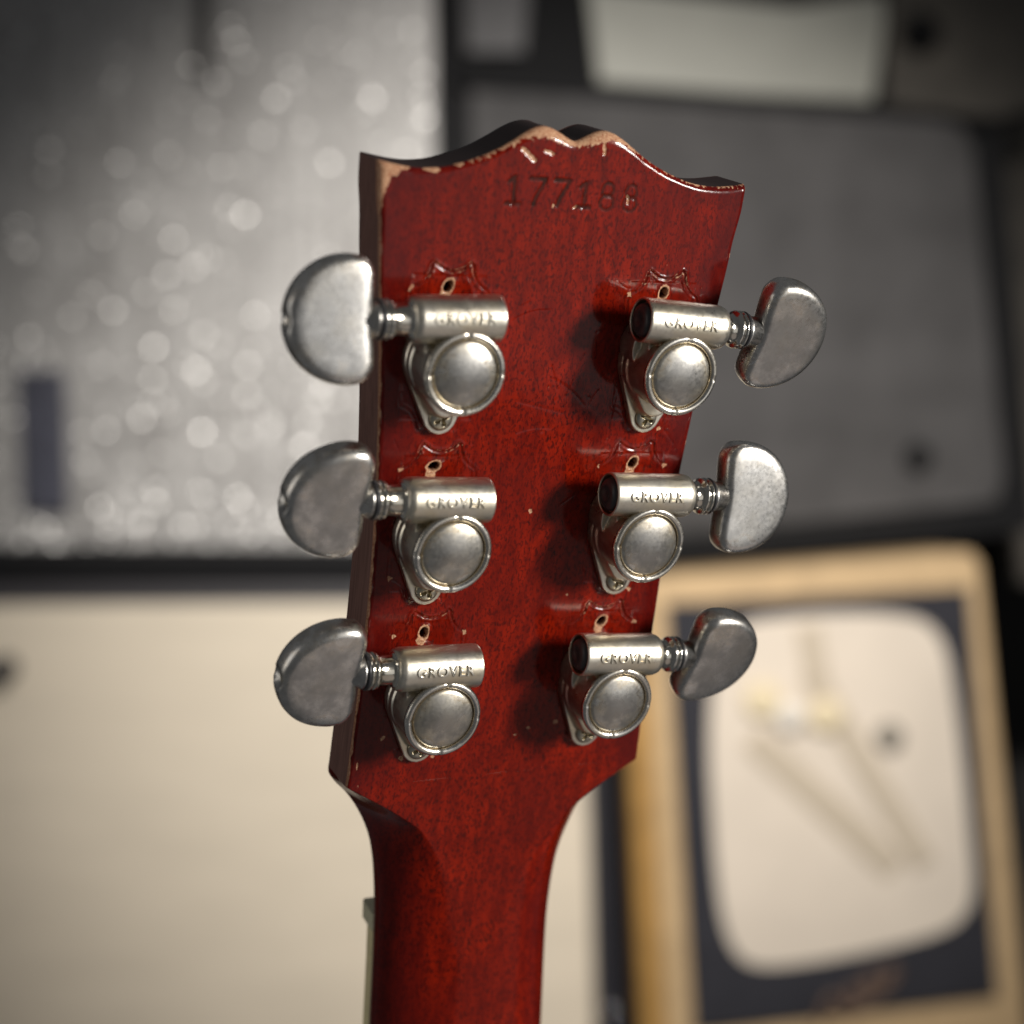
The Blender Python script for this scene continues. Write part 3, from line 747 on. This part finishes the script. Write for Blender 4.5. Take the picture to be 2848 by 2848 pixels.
def bar(name, p0, p1, w, d, depth, mat, parent):
    """straight board between two picture-plane points at distance d, w wide"""
    a, b = p0, p1; dx, dz = b.x - a.x, b.z - a.z; L = math.hypot(dx, dz); nx_, nz_ = -dz / L * w / 2, dx / L * w / 2
    pts = [Vector((a.x - nx_, d, a.z - nz_)), Vector((b.x - nx_, d, b.z - nz_)), Vector((b.x + nx_, d, b.z + nz_)), Vector((a.x + nx_, d, a.z + nz_))]
    return poly_slab(name, pts, depth, mat, parent, min(w, depth) * 0.18)
def disc(name, c, r, depth, mat, parent, dome=0.0):
    bm = bmesh.new(); n = 28; org = parent.location
    prof = [(0, -dome), (r * 0.6, -dome * 0.75), (r * 0.9, -dome * 0.2), (r, depth * 0.2), (r, depth), (0, depth)]
    rings = []
    for rr, h in prof:
        rings.append([bm.verts.new((c.x - org.x + rr * math.cos(2 * math.pi * i / n), c.y - org.y + h, c.z - org.z + rr * math.sin(2 * math.pi * i / n))) for i in range(1 if rr == 0 else n)])
    for A, B in zip(rings, rings[1:]):
        for i in range(n):
            q = []
            for v in (A[i % len(A)], A[(i + 1) % n % len(A)], B[(i + 1) % n % len(B)], B[i % len(B)]):
                if v not in q: q.append(v)
            if len(q) > 2: bm.faces.new(q)
    return bm_obj(name, bm, mat, parent)

# cream cabinet, lower left: stands on the floor
D1 = 1.72
cream = empty('cream_speaker_cabinet', (wp(500, 0, D1).x, D1, FLOOR), 'cream fronted speaker cabinet filling the lower left behind the neck', 'amplifier')
kx = lambda px, d: (px - 966) * d / FP
zt = wp(0, 1136, D1).z
x0, x1 = kx(-260, D1), kx(1122, D1)
poly_slab('cabinet_shell', [Vector((x0 - .02, D1 + .012, FLOOR)), Vector((x1 + .014, D1 + .012, FLOOR)), Vector((x1, D1 + .012, zt + .018)), Vector((x0 - .02, D1 + .012, zt + .018))], 0.26, M_DKTOLEX, cream, 0.006)
poly_slab('front_cloth', [Vector((x0, D1, FLOOR + .03)), Vector((x1 - .002 + .008, D1, FLOOR + .03)), Vector((x1 - .012, D1, zt)), Vector((x0, D1, zt - .004))], 0.02, M_CREAM, cream, 0.004)
disc('control_knob', wp(-4, 1265, D1 - 0.03), 0.013, 0.03, M_DKTOLEX, cream, 0.008)
# silver sparkle cabinet on top of it
D2 = 1.74
zb = zt + .018
silver = empty('silver_sparkle_cabinet', (wp(300, 0, D2).x, D2, zb), 'silver sparkle cloth speaker cabinet standing on the cream one at upper left', 'amplifier')
gx0, gx1 = kx(-260, D2), kx(826, D2); gz0, gz1 = zb + .042, wp(0, -260, D2).z
poly_slab('cabinet_shell', [Vector((gx0 - .03, D2 + .02, zb)), Vector((gx1 + .022, D2 + .02, zb)), Vector((gx1 + .016, D2 + .02, gz1 + .03)), Vector((gx0 - .03, D2 + .02, gz1 + .03))], 0.25, M_TOLEX, silver, 0.005)
poly_slab('bottom_rail', [Vector((gx0, D2 - .004, zb + .003)), Vector((gx1 + .02, D2 - .004, zb + .003)), Vector((gx1 + .02, D2 - .004, gz0 - .004)), Vector((gx0, D2 - .004, gz0 - .004))], 0.022, M_TOLEX, silver, 0.006)
poly_slab('side_rail', [Vector((gx1 + .001, D2 - .004, gz0)), Vector((gx1 + .024, D2 - .004, gz0)), Vector((gx1 + .017, D2 - .004, gz1)), Vector((gx1 - .006, D2 - .004, gz1))], 0.022, M_TOLEX, silver, 0.005)
poly_slab('grille_cloth', [Vector((gx0, D2 + .004, gz0 - .003)), Vector((gx1 + .001, D2 + .004, gz0 - .003)), Vector((gx1 - .006, D2 + .004, gz1)), Vector((gx0, D2 + .004, gz1))], 0.015, M_SILVER, silver, 0.0)
bm = bmesh.new(); rnd = random.Random(3)
for k in range(2600):
    x = rnd.uniform(gx0, gx1 - .004); z = gz0 + (gz1 - gz0) * rnd.random() ** 2.0; sz = rnd.uniform(0.0012, 0.0026)
    rot = Euler((math.radians(rnd.gauss(0, 19)), rnd.uniform(0, 6.28), math.radians(rnd.gauss(0, 19)))).to_matrix()
    c = Vector((x, D2 + 0.0015, z)) - silver.location
    q = [bm.verts.new(c + rot @ Vector((a * sz, 0, b * sz))) for a, b in ((-1, -1), (1, -1), (1, 1), (-1, 1))]
    t_ = bm.verts.new(c + rot @ Vector((0, 0.0012, 0)))
    bm.faces.new(q)
    for i in range(4): bm.faces.new([q[(i + 1) % 4], q[i], t_])
fk = bm_obj('sparkle_flecks', bm, M_FLECK, silver, smooth=False, recalc=True); fk['kind'] = 'stuff'
poly_slab('badge', px_poly([(40, 962), (128, 966), (120, 700), (32, 696)], D2 - .012), 0.012, M_BLUE, silver, 0.003)
bar('strap', wp(386, -260, D2 - .01), wp(384, 150, D2 - .01), 0.012, D2 - .012, 0.008, M_TOLEX, silver)

# television-shaped amplifier, lower right
D3 = 1.62
tvz = wp(0, 2130, D3).z
tv_ = empty('tan_amplifier', (wp(1590, 0, D3).x, D3, FLOOR), 'tan amplifier with a cream television-shaped grille at lower right', 'amplifier')
q = lambda pts, dd=0.0: [wp(x, y, D3 + dd) for x, y in pts]
def tlerp(px, py): return px, py
shell = [(1262, 2080), (1950, 2016), (1853, 1064), (1836, 1040), (1215, 1090)]
poly_slab('cabinet_shell', q(shell, .004), 0.24, M_TAN, tv_, 0.006)
poly_slab('stand', [Vector((wp(1290, 0, D3).x, D3 + .01, FLOOR)), Vector((wp(1940, 0, D3).x, D3 + .01, FLOOR)), wp(1940, 2016, D3 + .01), wp(1290, 2076, D3 + .01)], 0.22, M_TOLEX, tv_, 0.0)
poly_slab('front_panel', q([(1309, 1950), (1884, 1880), (1829, 1110), (1258, 1140)], -.004), 0.012, M_NAVY, tv_, 0.002)
poly_slab('side_band', q([(1218, 2086), (1264, 2082), (1222, 1086), (1172, 1092)], .012), 0.22, plain('shaded_tan_side', (0.36, 0.20, 0.055), 0.45, noise=0.2, nscale=30), tv_, 0.004)  # shadow side of the amplifier, its shade put into a darker colour
# grille outline smoothed
gp = [(1336, 1300), (1333, 1440), (1343, 1620), (1358, 1740), (1385, 1806), (1430, 1830), (1520, 1824), (1650, 1800), (1770, 1768), (1822, 1736), (1842, 1680), (1836, 1580), (1822, 1440), (1806, 1310), (1788, 1220), (1756, 1172), (1700, 1154), (1600, 1150), (1490, 1156), (1400, 1170), (1352, 1210)]
def catmull(P, n=5):
    out = []; L = len(P)
    for i in range(L):
        p0, p1, p2, p3 = [np.array(P[(i + k - 1) % L], float) for k in range(4)]
        for j in range(n):
            t = j / n; out.append(tuple(0.5 * (2 * p1 + (p2 - p0) * t + (2 * p0 - 5 * p1 + 4 * p2 - p3) * t * t + (3 * p1 - p0 - 3 * p2 + p3) * t ** 3)))
    return out
gp = [(1590 + (x - 1590) * 0.975, 1485 + (y - 1485) * 0.98) for x, y in gp]
poly_slab('grille', q(catmull(gp), -.007), 0.008, M_TVCREAM, tv_, 0.0)
def seg(name, a, b, w, mat, dd):
    return bar(name, wp(*a, D3 + dd), wp(*b, D3 + dd), w, D3 + dd, 0.003, mat, tv_)
seg('stripe', (1420, 1392), (1690, 1640), 0.026, M_OLIVE, -.0105)
seg('stripe', (1530, 1270), (1745, 1630), 0.022, M_OLIVE, -.0115)
seg('stripe', (1525, 1180), (1545, 1290), 0.022, M_OLIVE, -.0125)
disc('emblem', wp(1440, 1322, D3 - .014), 0.018, 0.006, M_YEL, tv_, 0.002)
disc('emblem', wp(1560, 1350, D3 - .016), 0.017, 0.006, M_YEL, tv_, 0.002)
disc('emblem', wp(1492, 1352, D3 - .018), 0.014, 0.006, plain('white_spot', (0.70, 0.655, 0.59), 0.7), tv_, 0.003)
disc('grille_knob', wp(1680, 1390, D3 - .016), 0.013, 0.010, plain('grey_knob', (0.22, 0.20, 0.17), 0.6), tv_, 0.004)
cu = bpy.data.curves.new('script_logo', 'CURVE'); cu.dimensions = '3D'; cu.bevel_depth = 0.0035; cu.bevel_resolution = 2
spn = cu.splines.new('BEZIER'); raw = [(1545, 1925), (1575, 1880), (1590, 1905), (1612, 1862), (1622, 1888), (1646, 1838), (1652, 1872), (1686, 1826), (1672, 1862), (1600, 1912)]
spn.bezier_points.add(len(raw) - 1)
for bp, (x, y) in zip(spn.bezier_points, raw):
    bp.co = wp(x, y, D3 - .009) - tv_.location; bp.handle_left_type = bp.handle_right_type = 'AUTO'
lo_ = bpy.data.objects.new('script_logo', cu); COL.objects.link(lo_); cu.materials.append(M_LOGO)
me = bpy.data.meshes.new_from_object(lo_.evaluated_get(bpy.context.evaluated_depsgraph_get())); me.name = 'script_logo'
bpy.data.objects.remove(lo_); me.materials.clear(); me.materials.append(M_LOGO)
lo_ = bpy.data.objects.new('script_logo', me); COL.objects.link(lo_); lo_.parent = tv_
# dark slab added to fill the dark gap beside the tan amplifier, and a chrome stud
dk = poly_slab('dark_gap_slab', [Vector((kx(1128, 1.9), 1.9, FLOOR)), Vector((kx(1320, 1.9), 1.9, FLOOR)), Vector((kx(1300, 1.9), 1.9, wp(0, 1100, 1.9).z)), Vector((kx(1105, 1.9), 1.9, wp(0, 1100, 1.9).z))], 0.2, M_NAVY, None, 0.005)
tag(dk, 'narrow blue-black slab filling the dark gap between the cream cabinet and the tan amplifier', 'cabinet')
cs = disc('corner_stud', wp(1156, 1906, 1.66), 0.005, 0.006, M_CHROME, cream, 0.004)

# grey-cloth cabinet behind the right-hand tuners: stands on the tan amplifier
D4 = 1.72
grey = empty('grey_speaker_cabinet', wp(1380, 1030, D4), 'black cabinet with dark grey cloth behind the right hand tuners', 'amplifier')
q4 = lambda pts, dd=0.0: [wp(x, y, D4 + dd) for x, y in pts]
poly_slab('cabinet_shell', q4([(862, 1100), (1250, 1062), (1956, 1000), (1888, 222), (1600, 192), (846, 146)], .01), 0.25, M_TOLEX, grey, 0.0)
poly_slab('grille_cloth', q4([(905, 1040), (1300, 1006), (1880, 948), (1894, 900), (1836, 280), (1815, 240), (1780, 228), (1400, 204), (888, 170)], 0), 0.012, M_GREYCLOTH, grey, 0.0)
disc('cloth_badge', wp(1735, 862, D4 - .012), 0.013, 0.012, M_TOLEX, grey, 0.004)
poly_slab('top_rail', q4([(880, 166), (1400, 200), (1800, 226), (1884, 236), (1884, 222), (1600, 192), (846, 146)], -.006), 0.02, M_TOLEX, grey, 0.002)
# pale panel amplifier head on top
D5 = 1.80
head = empty('amplifier_head', wp(1400, 178, D5), 'amplifier head with a pale grey panel above the grey cabinet', 'amplifier')
q5 = lambda pts, dd=0.0: [wp(x, y, D5 + dd) for x, y in pts]
poly_slab('cabinet_shell', q5([(846, 160), (1900, 232), (1900, -300), (846, -300)], .012), 0.22, M_TOLEX, head, 0.0)
poly_slab('control_panel', q5([(1128, 156), (1400, 178), (1648, 192), (1672, 40), (1668, -14), (1500, 12), (1106, -30)], 0), 0.014, M_PANEL, head, 0.003)
poly_slab('side_cloth', q5([(1672, 196), (1880, 226), (1960, 200), (1960, -300), (1684, -300)], .004), 0.01, M_BROWN, head, 0.002)
poly_slab('side_cloth', q5([(880, 100), (990, 100), (1000, -10), (1000, -280), (860, -280)], .004), 0.01, M_DKTOLEX, head, 0.002)
disc('control_knob', wp(1740, 58, D5 - .012), 0.02, 0.02, M_TOLEX, head, 0.006)
# cabinet behind at far right
fr = poly_slab('far_right_cabinet', [wp(1905, 1100, 1.95), wp(2250, 1100, 1.95), wp(2250, 210, 1.95), wp(1880, 230, 1.95)], 0.2, M_BROWN, None, 0.0)
tag(fr, 'dim grey-brown cabinet at the far right edge behind the others', 'cabinet')
fr.name = 'dim_speaker_cabinet'
